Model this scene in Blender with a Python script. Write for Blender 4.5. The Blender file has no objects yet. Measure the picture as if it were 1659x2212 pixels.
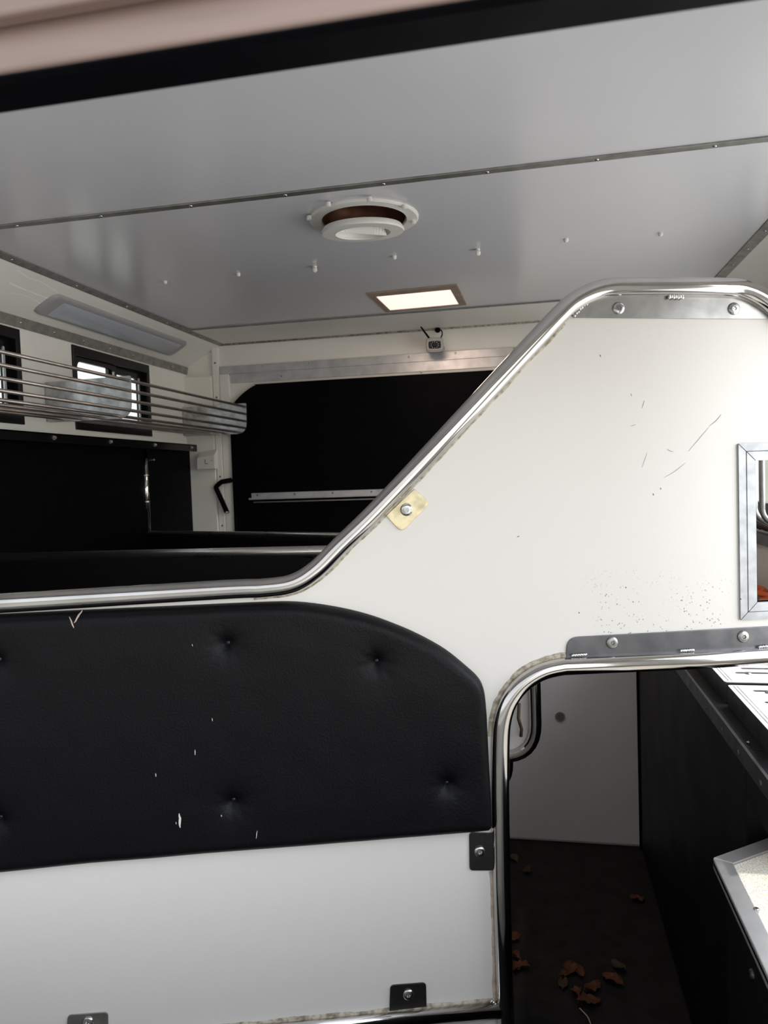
import bpy, bmesh, math, random
import numpy as np
from mathutils import Vector, Matrix, noise
from mathutils.geometry import tessellate_polygon, delaunay_2d_cdt
random.seed(7)
S = bpy.context.scene
COL = S.collection

# ------------------------------------------------------------------ camera
F, CX, CY = 1612.0, 829.5, 1106.0
YAW, PIT, ROL = math.radians(11.5), math.radians(-2.65), math.radians(1.98)
_B = np.array([[1, 0, 0], [0, 0, 1], [0, -1, 0.]])
_r = np.array([[math.cos(ROL), -math.sin(ROL), 0], [math.sin(ROL), math.cos(ROL), 0], [0, 0, 1]])
_p = np.array([[1, 0, 0], [0, math.cos(PIT), -math.sin(PIT)], [0, math.sin(PIT), math.cos(PIT)]])
_z = np.array([[math.cos(YAW), -math.sin(YAW), 0], [math.sin(YAW), math.cos(YAW), 0], [0, 0, 1]])
RC = _z @ _p @ _B @ _r
cam_d = bpy.data.cameras.new('camera'); cam = bpy.data.objects.new('camera', cam_d); COL.objects.link(cam)
M = Matrix(((RC[0, 0], -RC[0, 1], -RC[0, 2], 0), (RC[1, 0], -RC[1, 1], -RC[1, 2], 0), (RC[2, 0], -RC[2, 1], -RC[2, 2], 0), (0, 0, 0, 1)))
cam.matrix_world = M
cam_d.sensor_fit = 'VERTICAL'; cam_d.sensor_height = 36.0; cam_d.lens = 36.0 * F / 2212
cam_d.clip_start = 0.02
cam_d.dof.use_dof = True; cam_d.dof.focus_distance = 1.75; cam_d.dof.aperture_fstop = 5.6
S.camera = cam

# ------------------------------------------------------------------ world, lights, exposure
W = bpy.data.worlds.new('daylight'); S.world = W; W.use_nodes = True
wn, wl = W.node_tree.nodes, W.node_tree.links
bg = wn['Background']; bg.inputs['Strength'].default_value = 1.0
tcw = wn.new('ShaderNodeTexCoord'); sep = wn.new('ShaderNodeSeparateXYZ'); wl.new(tcw.outputs['Generated'], sep.inputs[0])
rmp = wn.new('ShaderNodeValToRGB')
mr = wn.new('ShaderNodeMapRange'); mr.inputs['From Min'].default_value = -1; mr.inputs['From Max'].default_value = 1
wl.new(sep.outputs['Z'], mr.inputs['Value']); wl.new(mr.outputs[0], rmp.inputs[0])
cr = rmp.color_ramp; cr.elements[0].position = 0.0; cr.elements[0].color = (.95, .94, .92, 1)      # sunlit paving
cr.elements[1].position = 1.0; cr.elements[1].color = (.85, .95, 1.15, 1)
for pos, c in ((.30, (.95, .94, .91, 1)), (.43, (.95, .93, .88, 1)), (.495, (.7, .72, .62, 1)), (.52, (.85, .88, .80, 1)), (.55, (1.75, 1.8, 1.85, 1)), (.75, (1.5, 1.6, 1.75, 1))):
    e = cr.elements.new(pos); e.color = c
# the sky is brighter towards the side the sun stands on
sd = wn.new('ShaderNodeMapRange'); sd.interpolation_type = 'SMOOTHSTEP'
sd.inputs['From Min'].default_value = .15; sd.inputs['From Max'].default_value = .9; sd.inputs['To Min'].default_value = 1.0; sd.inputs['To Max'].default_value = 5.2
wl.new(sep.outputs['X'], sd.inputs['Value'])
wm = wn.new('ShaderNodeVectorMath'); wm.operation = 'SCALE'
wl.new(rmp.outputs[0], wm.inputs[0]); wl.new(sd.outputs[0], wm.inputs['Scale'])
wl.new(wm.outputs[0], bg.inputs['Color'])
sun_d = bpy.data.lights.new('sun', 'SUN'); sun = bpy.data.objects.new('sun', sun_d); COL.objects.link(sun)
SUN_DIR = Vector((-1.0, -.42, -2.25))
sun.rotation_euler = SUN_DIR.to_track_quat('-Z', 'Y').to_euler()
sun_d.energy = 3.0; sun_d.angle = math.radians(3); sun_d.color = (1, .96, .9)
S.view_settings.view_transform = 'Standard'; S.view_settings.look = 'None'
S.view_settings.exposure = -0.40; S.view_settings.gamma = 1.0
S.view_settings.use_curve_mapping = False

# ------------------------------------------------------------------ pixel to point on a real plane
def ray(px, py):
    v = RC @ np.array([px - CX, py - CY, F]); return Vector(v)
def onX(px, py, x): r = ray(px, py); return r * (x / r.x)
def onY(px, py, y): r = ray(px, py); return r * (y / r.y)
def onZ(px, py, z): r = ray(px, py); return r * (z / r.z)

# ------------------------------------------------------------------ helpers
def mat(name, col, rough=.5, metal=0., noise_amt=0., nscale=8., bump=0., bscale=60., spec=.5, emit=None, estr=0., trans=0., dark=None, stretch=None, coat=0.):
    m = bpy.data.materials.new(name); m.use_nodes = True
    nt = m.node_tree; b = nt.nodes['Principled BSDF']
    b.inputs['Base Color'].default_value = (*col, 1); b.inputs['Roughness'].default_value = rough
    b.inputs['Metallic'].default_value = metal; b.inputs['Specular IOR Level'].default_value = spec
    b.inputs['Transmission Weight'].default_value = trans; b.inputs['Coat Weight'].default_value = coat
    tc = nt.nodes.new('ShaderNodeTexCoord'); mp = nt.nodes.new('ShaderNodeMapping')
    nt.links.new(tc.outputs['Object'], mp.inputs[0])
    if stretch: mp.inputs['Scale'].default_value = stretch
    if noise_amt > 0:
        n = nt.nodes.new('ShaderNodeTexNoise'); n.inputs['Scale'].default_value = nscale; n.inputs['Detail'].default_value = 5
        nt.links.new(mp.outputs[0], n.inputs['Vector'])
        mx = nt.nodes.new('ShaderNodeMix'); mx.data_type = 'RGBA'
        d = dark or tuple(c * (1 - noise_amt) for c in col)
        mx.inputs['A'].default_value = (*d, 1); mx.inputs['B'].default_value = (*col, 1)
        r = nt.nodes.new('ShaderNodeMapRange'); r.inputs['From Min'].default_value = .35; r.inputs['From Max'].default_value = .6
        nt.links.new(n.outputs['Fac'], r.inputs['Value']); nt.links.new(r.outputs[0], mx.inputs['Factor'])
        nt.links.new(mx.outputs['Result'], b.inputs['Base Color'])
        r2 = nt.nodes.new('ShaderNodeMapRange'); r2.inputs['To Min'].default_value = min(1, rough * 1.25); r2.inputs['To Max'].default_value = rough * .85
        nt.links.new(n.outputs['Fac'], r2.inputs['Value']); nt.links.new(r2.outputs[0], b.inputs['Roughness'])
    if bump > 0:
        n = nt.nodes.new('ShaderNodeTexNoise'); n.inputs['Scale'].default_value = bscale; n.inputs['Detail'].default_value = 4
        nt.links.new(mp.outputs[0], n.inputs['Vector'])
        bp = nt.nodes.new('ShaderNodeBump'); bp.inputs['Strength'].default_value = bump; bp.inputs['Distance'].default_value = .002
        nt.links.new(n.outputs['Fac'], bp.inputs['Height']); nt.links.new(bp.outputs[0], b.inputs['Normal'])
    if emit:
        b.inputs['Emission Color'].default_value = (*emit, 1); b.inputs['Emission Strength'].default_value = estr
    return m

MT = {}
MT['ceil'] = mat('ceiling_grp', (.63, .63, .66), rough=.20, noise_amt=.03, nscale=1.5, bump=.05, bscale=5, spec=.6)
MT['wall'] = mat('wall_white', (.86, .84, .79), rough=.4, noise_amt=.06, nscale=3)
MT['board'] = mat('white_board', (.84, .83, .83), rough=.45, noise_amt=.05, nscale=4)
MT['chrome'] = mat('polished_steel', (.62, .60, .58), rough=.10, metal=1, noise_amt=.15, nscale=9, bump=.10, bscale=10)
MT['steel'] = mat('dull_steel', (.42, .41, .40), rough=.34, metal=1, noise_amt=.25, nscale=22, bump=.03, bscale=80)
MT['railm'] = mat('satin_steel', (.80, .77, .73), rough=.27, metal=1, noise_amt=.1, nscale=9)
MT['steeld'] = mat('dark_steel', (.16, .16, .17), rough=.38, metal=1, noise_amt=.3, nscale=20)
MT['lug_dark'] = mat('lug_dark_steel', (.10, .095, .10), rough=.36, metal=1, noise_amt=.2, nscale=30)
MT['lug_gold'] = mat('lug_brassy_steel', (.62, .54, .36), rough=.36, metal=1, noise_amt=.35, nscale=45)
MT['screw'] = mat('screw_steel', (.55, .55, .55), rough=.2, metal=1, noise_amt=.2, nscale=80)
MT['alu'] = mat('brushed_aluminium', (.66, .66, .67), rough=.42, metal=.8, noise_amt=.16, nscale=18, bump=.05, bscale=90)
MT['trim'] = mat('trim_aluminium', (.36, .35, .33), rough=.42, metal=.8, noise_amt=.25, nscale=30)
MT['winalu'] = mat('anodised_aluminium', (.40, .41, .43), rough=.42, metal=.7, noise_amt=.18, nscale=40)
MT['zinc'] = mat('galvanised', (.55, .55, .56), rough=.3, metal=1, noise_amt=.4, nscale=26)
MT['hay'] = mat('rack_bar_steel', (.50, .44, .41), rough=.35, metal=.9, noise_amt=.3, nscale=12)
MT['vinyl'] = mat('black_vinyl', (.003, .003, .0038), rough=.45, bump=.35, bscale=260, spec=.14)
MT['rubber'] = mat('black_rubber', (.002, .002, .003), rough=.5, spec=.05, noise_amt=.3, nscale=20)
MT['blackgloss'] = mat('black_gloss', (.005, .005, .006), rough=.25, spec=.3)
MT['floor'] = mat('rubber_floor', (.0045, .0036, .0034), rough=.8, noise_amt=.5, nscale=14, bump=.5, bscale=50)
MT['seal'] = mat('sealant', (.50, .45, .36), rough=.8, noise_amt=.6, nscale=90, dark=(.20, .17, .13), bump=.4, bscale=150)
MT['ply'] = mat('bare_edge', (.56, .45, .36), rough=.8, noise_amt=.35, nscale=60, bump=.3, bscale=100)
MT['plastic'] = mat('white_plastic', (.74, .73, .69), rough=.38)
MT['copper'] = mat('copper_duct', (.32, .19, .13), rough=.3, metal=.8, noise_amt=.5, nscale=14)
MT['lampframe'] = mat('lamp_frame', (.36, .27, .21), rough=.5, noise_amt=.2, nscale=20)
MT['diffuser'] = mat('grey_diffuser', (.42, .44, .50), rough=.28)
MT['fixture'] = mat('fixture_body', (.34, .34, .35), rough=.35)
MT['header'] = mat('bronze_header', (.42, .31, .27), rough=.42, metal=.7, noise_amt=.3, nscale=6, stretch=(.3, 1, 3))
MT['grey'] = mat('grey_plastic', (.35, .33, .33), rough=.45)
MT['chip'] = mat('pale_scuff', (.62, .60, .55), rough=.8)
MT['whitemark'] = mat('white_scratch', (.97, .97, .95), rough=.6)
MT['mark'] = mat('dark_mark', (.12, .11, .10), rough=.8)
MT['locker'] = mat('locker_black', (.006, .006, .0075), rough=.5, spec=.2, noise_amt=.15, nscale=6)
MT['speck'] = mat('speckled_cream', (.95, .93, .85), rough=.75, noise_amt=.35, nscale=420, dark=(.55, .48, .34), bump=.2, bscale=500)
MT['leaf'] = mat('dry_leaf', (.14, .045, .02), rough=.8, noise_amt=.5, nscale=40)
MT['leaf2'] = mat('dry_leaf_brown', (.08, .05, .028), rough=.8, noise_amt=.5, nscale=40)
MT['rope'] = mat('orange_rope', (.75, .16, .05), rough=.8, bump=.6, bscale=120)
MT['weld'] = mat('weld_bead', (.7, .69, .66), rough=.3, metal=1, bump=.8, bscale=200)
MT['lamp'] = mat('lamp_lens', (.9, .82, .75), rough=.4, emit=(1.0, .80, .70), estr=1.38)
MT['tray'] = mat('pressed_tray', (.85, .84, .81), rough=.55, metal=.2, noise_amt=.25, nscale=18, bump=.1, bscale=30)
g = bpy.data.materials.new('window_glass'); g.use_nodes = True
nt = g.node_tree; nt.nodes.clear()
go = nt.nodes.new('ShaderNodeOutputMaterial'); gm = nt.nodes.new('ShaderNodeMixShader')
gt = nt.nodes.new('ShaderNodeBsdfTransparent'); gt.inputs[0].default_value = (.95, .97, .96, 1)
gg = nt.nodes.new('ShaderNodeBsdfGlossy'); gg.inputs['Roughness'].default_value = .02
gm.inputs[0].default_value = .07
nt.links.new(gt.outputs[0], gm.inputs[1]); nt.links.new(gg.outputs[0], gm.inputs[2]); nt.links.new(gm.outputs[0], go.inputs[0])
MT['glass'] = g

def panel_material():
    """cream-white laminate with fine dirt specks clustered low at the right"""
    m = mat('partition_laminate', (.70, .67, .635), rough=.34)
    nt = m.node_tree; b = nt.nodes['Principled BSDF']; L = nt.links
    tc = nt.nodes.new('ShaderNodeTexCoord')
    big = nt.nodes.new('ShaderNodeTexNoise'); big.inputs['Scale'].default_value = 9; big.inputs['Detail'].default_value = 3
    L.new(tc.outputs['Object'], big.inputs['Vector'])
    fine = nt.nodes.new('ShaderNodeTexVoronoi'); fine.inputs['Scale'].default_value = 170; fine.inputs['Randomness'].default_value = 1
    L.new(tc.outputs['Object'], fine.inputs['Vector'])
    n2 = nt.nodes.new('ShaderNodeTexNoise'); n2.inputs['Scale'].default_value = 75
    L.new(tc.outputs['Object'], n2.inputs['Vector'])
    # height band mask: dirt sits in a band of the board low at the right
    sp = nt.nodes.new('ShaderNodeSeparateXYZ'); L.new(tc.outputs['Object'], sp.inputs[0])
    def rng(sock, a, b_, c, d):
        r = nt.nodes.new('ShaderNodeMapRange'); r.interpolation_type = 'SMOOTHSTEP'
        r.inputs['From Min'].default_value = a; r.inputs['From Max'].default_value = b_
        r.inputs['To Min'].default_value = c; r.inputs['To Max'].default_value = d
        L.new(sock, r.inputs['Value']); return r.outputs[0]
    def mul(a, b_):
        r = nt.nodes.new('ShaderNodeMath'); r.operation = 'MULTIPLY'
        if isinstance(b_, float): r.inputs[1].default_value = b_
        else: L.new(b_, r.inputs[1])
        L.new(a, r.inputs[0]); return r.outputs[0]
    zm = mul(rng(sp.outputs['Z'], 1.24, 1.29, .2, 1), rng(sp.outputs['Z'], 1.37, 1.46, 1, .05))
    xm = mul(rng(sp.outputs['X'], .60, .70, .04, 1), rng(sp.outputs['X'], .90, .96, 1, .1))
    dots = rng(fine.outputs['Distance'], .12, .34, 1, 0)
    pick = rng(n2.outputs['Fac'], .47, .56, 0, 1)
    clus = rng(big.outputs['Fac'], .44, .58, .04, 1)
    k = mul(mul(mul(dots, pick), mul(clus, zm)), mul(xm, .9))
    mx = nt.nodes.new('ShaderNodeMix'); mx.data_type = 'RGBA'
    mx.inputs['A'].default_value = (.70, .67, .635, 1); mx.inputs['B'].default_value = (.16, .14, .12, 1)
    L.new(k, mx.inputs['Factor']); L.new(mx.outputs['Result'], b.inputs['Base Color'])
    bn = nt.nodes.new('ShaderNodeTexNoise'); bn.inputs['Scale'].default_value = 350
    L.new(tc.outputs['Object'], bn.inputs['Vector'])
    bp = nt.nodes.new('ShaderNodeBump'); bp.inputs['Strength'].default_value = .06; bp.inputs['Distance'].default_value = .001
    L.new(bn.outputs['Fac'], bp.inputs['Height']); L.new(bp.outputs[0], b.inputs['Normal'])
    return m
MT['panel'] = panel_material()

def props(o, label=None, cat=None, group=None, kind=None):
    if label: o['label'] = label
    if cat: o['category'] = cat
    if group: o['group'] = group
    if kind: o['kind'] = kind
    return o
def thing(name, loc, label, cat, group=None):
    o = bpy.data.objects.new(name, None); COL.objects.link(o); o.location = loc; o.empty_display_size = .05
    return props(o, label, cat, group)
def world_loc(o):
    p = Vector((0, 0, 0))
    while o: p = p + o.location; o = o.parent
    return p
def add(name, bm, material, parent=None, smooth=False, origin=None, bevel=0, autosm=None):
    """link a bmesh given in world coordinates as one object"""
    if not parent and origin is None:
        xs = [v.co for v in bm.verts]
        origin = Vector(((min(v.x for v in xs) + max(v.x for v in xs)) / 2, (min(v.y for v in xs) + max(v.y for v in xs)) / 2, min(v.z for v in xs)))
    off = world_loc(parent) if parent else Vector(origin)
    bmesh.ops.recalc_face_normals(bm, faces=bm.faces)
    for v in bm.verts: v.co -= off
    me = bpy.data.meshes.new(name); bm.to_mesh(me); bm.free()
    o = bpy.data.objects.new(name, me); COL.objects.link(o)
    me.materials.append(MT[material] if isinstance(material, str) else material)
    if parent: o.parent = parent
    else: o.location = off
    if smooth:
        for p in me.polygons: p.use_smooth = True
    if bevel:
        md = o.modifiers.new('bevel', 'BEVEL'); md.width = bevel; md.segments = 2; md.limit_method = 'ANGLE'; md.angle_limit = math.radians(40)
    if autosm:
        me.set_sharp_from_angle(angle=math.radians(autosm))
    return o

class Frame:
    """local plane: u along the surface, v up, w out towards the viewer"""
    def __init__(s, o, u, v, w): s.o, s.u, s.v, s.w = Vector(o), Vector(u).normalized(), Vector(v).normalized(), Vector(w).normalized()
    def P(s, u, v, w=0): return s.o + s.u * u + s.v * v + s.w * w
    def uv(s, px, py, w=0):
        r = ray(px, py); t = ((s.o + s.w * w).dot(s.w)) / r.dot(s.w); q = r * t - s.o
        return (q.dot(s.u), q.dot(s.v))
    def px(s, pts, w=0): return [s.uv(x, y, w) for x, y in pts]

def new(): return bmesh.new()
def box(bm, a, b):
    a, b = Vector(a), Vector(b)
    vs = [bm.verts.new((x, y, z)) for x in (a.x, b.x) for y in (a.y, b.y) for z in (a.z, b.z)]
    for f in ((0, 1, 3, 2), (4, 6, 7, 5), (0, 4, 5, 1), (2, 3, 7, 6), (0, 2, 6, 4), (1, 5, 7, 3)): bm.faces.new([vs[i] for i in f])
    return bm
def fbox(bm, fr, u0, u1, v0, v1, w0, w1):
    vs = [bm.verts.new(fr.P(x, y, z)) for x in (u0, u1) for y in (v0, v1) for z in (w0, w1)]
    for f in ((0, 1, 3, 2), (4, 6, 7, 5), (0, 4, 5, 1), (2, 3, 7, 6), (0, 2, 6, 4), (1, 5, 7, 3)): bm.faces.new([vs[i] for i in f])
    return bm
def plate(bm, fr, outer, holes, w0, w1):
    """solid plate with holes"""
    loops = [outer] + list(holes)
    tris = tessellate_polygon([[Vector((u, v, 0)) for u, v in l] for l in loops])
    flat = [p for l in loops for p in l]
    A = [bm.verts.new(fr.P(u, v, w0)) for u, v in flat]; Bv = [bm.verts.new(fr.P(u, v, w1)) for u, v in flat]
    for t in tris:
        for vv in (A, Bv):
            try: bm.faces.new([vv[i] for i in t])
            except ValueError: pass
    k = 0
    for l in loops:
        n = len(l)
        for i in range(n):
            j = (i + 1) % n
            try: bm.faces.new((A[k + i], A[k + j], Bv[k + j], Bv[k + i]))
            except ValueError: pass
        k += n
    return bm
def smooth_path(pts, rads, seg=8):
    """round the corners of a polyline; rads per inner vertex"""
    pts = [Vector(p) for p in pts]; out = [pts[0]]
    for i in range(1, len(pts) - 1):
        r = rads[i - 1] if isinstance(rads, (list, tuple)) else rads
        a, b, c = pts[i - 1], pts[i], pts[i + 1]
        d0, d1 = (a - b), (c - b); l0, l1 = d0.length, d1.length
        if r <= 0: out.append(b); continue
        d0.normalize(); d1.normalize()
        ang = d0.angle(d1); t = min(r / max(math.tan(ang / 2), 1e-4), l0 * .49, l1 * .49)
        p0, p1 = b + d0 * t, b + d1 * t
        for k in range(seg + 1):
            s = k / seg; out.append(p0.lerp(b, s).lerp(b.lerp(p1, s), s))
    out.append(pts[-1]); return out
def tube(bm, pts, r, n=16, cap=True, up=None):
    pts = [Vector(p) for p in pts]; rings = []
    t0 = (pts[1] - pts[0]).normalized()
    ref = Vector(up) if up else (Vector((0, 0, 1)) if abs(t0.z) < .9 else Vector((1, 0, 0)))
    nrm = (ref - t0 * ref.dot(t0)).normalized()
    for i, p in enumerate(pts):
        t = (pts[min(i + 1, len(pts) - 1)] - pts[max(i - 1, 0)]).normalized()
        nrm = (nrm - t * nrm.dot(t)).normalized(); bi = t.cross(nrm)
        rr = r[i] if isinstance(r, (list, tuple)) else r
        rings.append([bm.verts.new(p + (nrm * math.cos(2 * math.pi * k / n) + bi * math.sin(2 * math.pi * k / n)) * rr) for k in range(n)])
    for a, b in zip(rings, rings[1:]):
        for k in range(n): bm.faces.new((a[k], a[(k + 1) % n], b[(k + 1) % n], b[k]))
    if cap: bm.faces.new(rings[0]); bm.faces.new(rings[-1])
    return bm
def lathe(bm, c, axis, prof, n=32, xdir=None):
    """prof = [(radius, height along axis)]"""
    c, ax = Vector(c), Vector(axis).normalized()
    x = Vector(xdir) if xdir else (Vector((1, 0, 0)) if abs(ax.x) < .9 else Vector((0, 1, 0)))
    x = (x - ax * x.dot(ax)).normalized(); y = ax.cross(x); rings = []
    for r, h in prof:
        if r < 1e-6: rings.append([bm.verts.new(c + ax * h)])
        else: rings.append([bm.verts.new(c + ax * h + (x * math.cos(2 * math.pi * k / n) + y * math.sin(2 * math.pi * k / n)) * r) for k in range(n)])
    for a, b in zip(rings, rings[1:]):
        if len(a) == 1 and len(b) == 1: continue
        for k in range(n):
            k2 = (k + 1) % n
            if len(a) == 1: bm.faces.new((a[0], b[k], b[k2]))
            elif len(b) == 1: bm.faces.new((a[k], a[k2], b[0]))
            else: bm.faces.new((a[k], a[k2], b[k2], b[k]))
    return bm
def rounded(poly, r, seg=5):
    """round every corner of a closed 2d polygon (r scalar or list)"""
    out = []; n = len(poly)
    for i in range(n):
        a, b, c = Vector(poly[i - 1]), Vector(poly[i]), Vector(poly[(i + 1) % n])
        rr = r[i] if isinstance(r, (list, tuple)) else r
        if rr <= 0: out.append(tuple(b)); continue
        d0, d1 = (a - b), (c - b); l0, l1 = d0.length, d1.length; d0.normalize(); d1.normalize()
        t = min(rr / max(math.tan(d0.angle(d1) / 2), 1e-4), l0 * .49, l1 * .49)
        p0, p1 = b + d0 * t, b + d1 * t
        for k in range(seg + 1):
            s = k / seg; q = p0.lerp(b, s).lerp(b.lerp(p1, s), s); out.append((q.x, q.y))
    return out
def catmull(pts, seg=6):
    pts = [Vector(p) for p in pts]; out = []
    for i in range(len(pts) - 1):
        p0, p1, p2, p3 = pts[max(i - 1, 0)], pts[i], pts[i + 1], pts[min(i + 2, len(pts) - 1)]
        for k in range(seg):
            t = k / seg
            out.append(.5 * ((2 * p1) + (p2 - p0) * t + (2 * p0 - 5 * p1 + 4 * p2 - p3) * t * t + (3 * p1 - p0 - 3 * p2 + p3) * t ** 3))
    out.append(pts[-1]); return out
def torx_screw(bm, c, axis, R, xdir, h=.0045):
    """dome head with a six-lobed recess and centre pin"""
    c, ax = Vector(c), Vector(axis).normalized(); x = Vector(xdir); x = (x - ax * x.dot(ax)).normalized(); y = ax.cross(x); n = 48
    def ring(fr, hh): return [bm.verts.new(c + ax * hh + (x * math.cos(2 * math.pi * k / n) + y * math.sin(2 * math.pi * k / n)) * (fr(2 * math.pi * k / n))) for k in range(n)]
    star = lambda a: R * (.33 + .07 * math.cos(6 * a))
    rs = [ring(lambda a: R, 0), ring(lambda a: R, h * .25), ring(lambda a: R * .93, h * .6), ring(lambda a: R * .78, h * .88), ring(lambda a: R * .55, h), ring(star, h * 1.02), ring(star, h * .2), ring(lambda a: R * .15, h * .2), ring(lambda a: R * .15, h * .8)]
    for a, b in zip(rs, rs[1:]):
        for k in range(n): bm.faces.new((a[k], a[(k + 1) % n], b[(k + 1) % n], b[k]))
    bm.faces.new(rs[-1]); return bm
def dome(bm, c, axis, R, h, n=14): return lathe(bm, c, axis, [(R, 0), (R * .96, h * .4), (R * .7, h * .85), (R * .3, h), (0, h)], n)
def wavy_strip(bm, fr, path, w, width, thick, seed=0):
    """irregular bead along a 2d path in a frame"""
    path = [Vector(p) for p in path]; n = len(path); L = []; Rr = []; L2 = []; R2 = []
    for i, p in enumerate(path):
        t = (path[min(i + 1, n - 1)] - path[max(i - 1, 0)]).normalized(); q = Vector((-t.y, t.x))
        k = 1 + .25 * noise.noise(Vector((i * .11, seed, 0))) + .10 * noise.noise(Vector((i * .6, seed, 4)))
        a, b = p - q * .001, p + q * width * k
        for lst, pt, hh in ((L, a, w), (Rr, b, w), (L2, a, w + thick), (R2, p + q * width * k * .75, w + thick)): lst.append(bm.verts.new(fr.P(pt.x, pt.y, hh)))
    for i in range(n - 1):
        bm.faces.new((L[i], L[i + 1], L2[i + 1], L2[i])); bm.faces.new((L2[i], L2[i + 1], R2[i + 1], R2[i])); bm.faces.new((R2[i], R2[i + 1], Rr[i + 1], Rr[i])); bm.faces.new((Rr[i], Rr[i + 1], L[i + 1], L[i]))
    bm.faces.new((L[0], L2[0], R2[0], Rr[0])); bm.faces.new((L[-1], L2[-1], R2[-1], Rr[-1]))
    return bm
def struct(name, bm, m, parent=None, **k):
    o = add(name, bm, m, parent, **k)
    if not parent: o['kind'] = 'structure'
    return o
def copy_tree(o, delta, parent=None):
    c = o.copy(); COL.objects.link(c); c.parent = parent
    if parent is None: c.location = o.location + Vector(delta)
    for ch in list(o.children): copy_tree(ch, delta, c)
    return c

# ------------------------------------------------------------------ the setting
XL, XR, YF, ZC, ZF = -1.60, .82, 3.30, .65, -1.63
Y0 = .62                                                # inner face of the entrance end
CXL, CXR = -1.41, .633                                  # flat ceiling edges
ZCV = .545
bm = new(); box(bm, (XL - .05, Y0 - .05, ZF - .06), (XR + .05, YF + .05, ZF)); struct('floor', bm, 'floor')
FCE = Frame((0, 0, ZC), (1, 0, 0), (0, 1, 0), (0, 0, 1))
bm = new(); plate(bm, FCE, [(CXL, Y0 - .05), (CXR, Y0 - .05), (CXR, 2.955), (CXL, 2.955)], [[(-.404 + .1045 * math.cos(-k * math.pi / 24), 1.862 + .1045 * math.sin(-k * math.pi / 24)) for k in range(48)]], 0, .045); struct('ceiling', bm, 'ceil')
bm = new(); box(bm, (CXL - .01, 2.955, ZC - .004), (CXR + .01, YF + .05, ZC + .04)); struct('trim_7', bm, 'wall')
# slanted coves between ceiling and side walls
def cove(name, x0, x1, y0, y1):
    bm = new(); vs = []
    for y in (y0, y1):
        vs.append([bm.verts.new(p) for p in ((x0, y, ZC), (x1, y, ZCV), (x1 + (.03 if x1 > 0 else -.03), y, ZC + .04), (x0, y, ZC + .04))])
    a, b = vs
    for i in range(4): bm.faces.new((a[i], a[(i + 1) % 4], b[(i + 1) % 4], b[i]))
    bm.faces.new(a); bm.faces.new(b); return struct(name, bm, 'wall')
cove('trim_1', CXL, XL, Y0 - .05, YF + .05); cove('trim_2', CXR, XR, Y0 - .05, YF + .05)
# left wall with two window openings
FL = Frame((XL, 0, 0), (0, 1, 0), (0, 0, 1), (1, 0, 0))
WZ0, WZ1 = .208, .510
wins = [(1.588, 2.126), (2.402, 2.940)]
def rect(u0, u1, v0, v1): return [(u0, v0), (u1, v0), (u1, v1), (u0, v1)]
bm = new(); plate(bm, FL, rect(Y0 - .05, YF + .05, ZF - .05, .58), [rect(a + .012, b - .012, WZ0 + .012, WZ1 - .012) for a, b in wins], -.04, 0)
struct('wall_left', bm, 'wall')
# right wall: unseen groom door opening, put in and widened to let in daylight, window behind the guard bars
FR = Frame((XR, 0, 0), (0, 1, 0), (0, 0, 1), (-1, 0, 0))
DAYLIGHT_OPENING = rect(1.0, 2.27, -.48, .46)
bm = new(); plate(bm, FR, rect(Y0 - .05, YF + .05, ZF - .05, .58), [DAYLIGHT_OPENING, rect(2.36, 3.16, -.16, .43)], -.04, 0)
struct('wall_right', bm, 'wall')
# far wall
bm = new(); box(bm, (XL - .04, YF, ZF - .05), (XR + .04, YF + .05, ZC + .02)); struct('wall_far', bm, 'wall')
# entrance end: header above the opening, posts at its sides
bm = new(); box(bm, (XL - .04, Y0 - .06, .42), (XR + .04, Y0, ZC + .04)); struct('wall_entrance', bm, 'wall')
bm = new(); box(bm, (XL - .04, Y0 - .06, ZF - .05), (XR + .04, Y0, -.60)); struct('wall_light_block', bm, 'wall')  # unseen sill wall, added to block low daylight from the lower board

def header():
    t = thing('door_header', (-.3, .60, .30), 'bronze coloured metal header with black seal, blurred across the top edge of the view', 'door header')
    z0 = .333
    bm = new(); box(bm, (XL, .545, z0 + .003), (XR, .60, .42)); box(bm, (XL, .53, z0 + .036), (XR, .545, .44)); add('header_panel', bm, 'header', t, bevel=.003)
    bm = new(); pr = [(.549, z0 + .004), (.549, z0 + .001), (.556, z0 - .001), (.598, z0 + .001), (.604, z0 + .004), (.604, z0 + .04), (.6, z0 + .04), (.6, z0 + .004)]
    A = [bm.verts.new((XL, y, z)) for y, z in pr]; Bv = [bm.verts.new((XR, y, z)) for y, z in pr]
    for i in range(len(pr)): j = (i + 1) % len(pr); bm.faces.new((A[i], A[j], Bv[j], Bv[i]))
    bm.faces.new(A); bm.faces.new(Bv); add('rubber_seal', bm, 'rubber', t, smooth=False)
header()

# ceiling trims
def trim_strip(name, a, b, wdir, width, thick, ndir, screws, label_m='trim', rs=.0045, side=0):
    a, b, wd, nd = Vector(a), Vector(b), Vector(wdir).normalized(), Vector(ndir).normalized()
    fr = Frame(a, b - a, wd, nd); Lg = (b - a).length
    bm = new(); fbox(bm, fr, 0, Lg, -width / 2, width / 2, 0, thick)
    o = struct(name, bm, label_m, bevel=.0008)
    for s in screws:
        bm = new(); dome(bm, fr.P(s, side, thick), nd, rs, rs * .6); add('screw', bm, 'screw', o, smooth=True)
    return o
trim_strip('trim_3', (CXL, 1.648, ZC), (CXR, 1.648, ZC), (0, 1, 0), .022, .004, (0, 0, -1), [x - CXL for x in (-1.227, -1.0, -.769, -.538, -.311, -.084, .143, .373, .58)], 'trim')
nL = Vector((.105, 0, -.19)).normalized(); dL = Vector((.19, 0, .105)).normalized()
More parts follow.
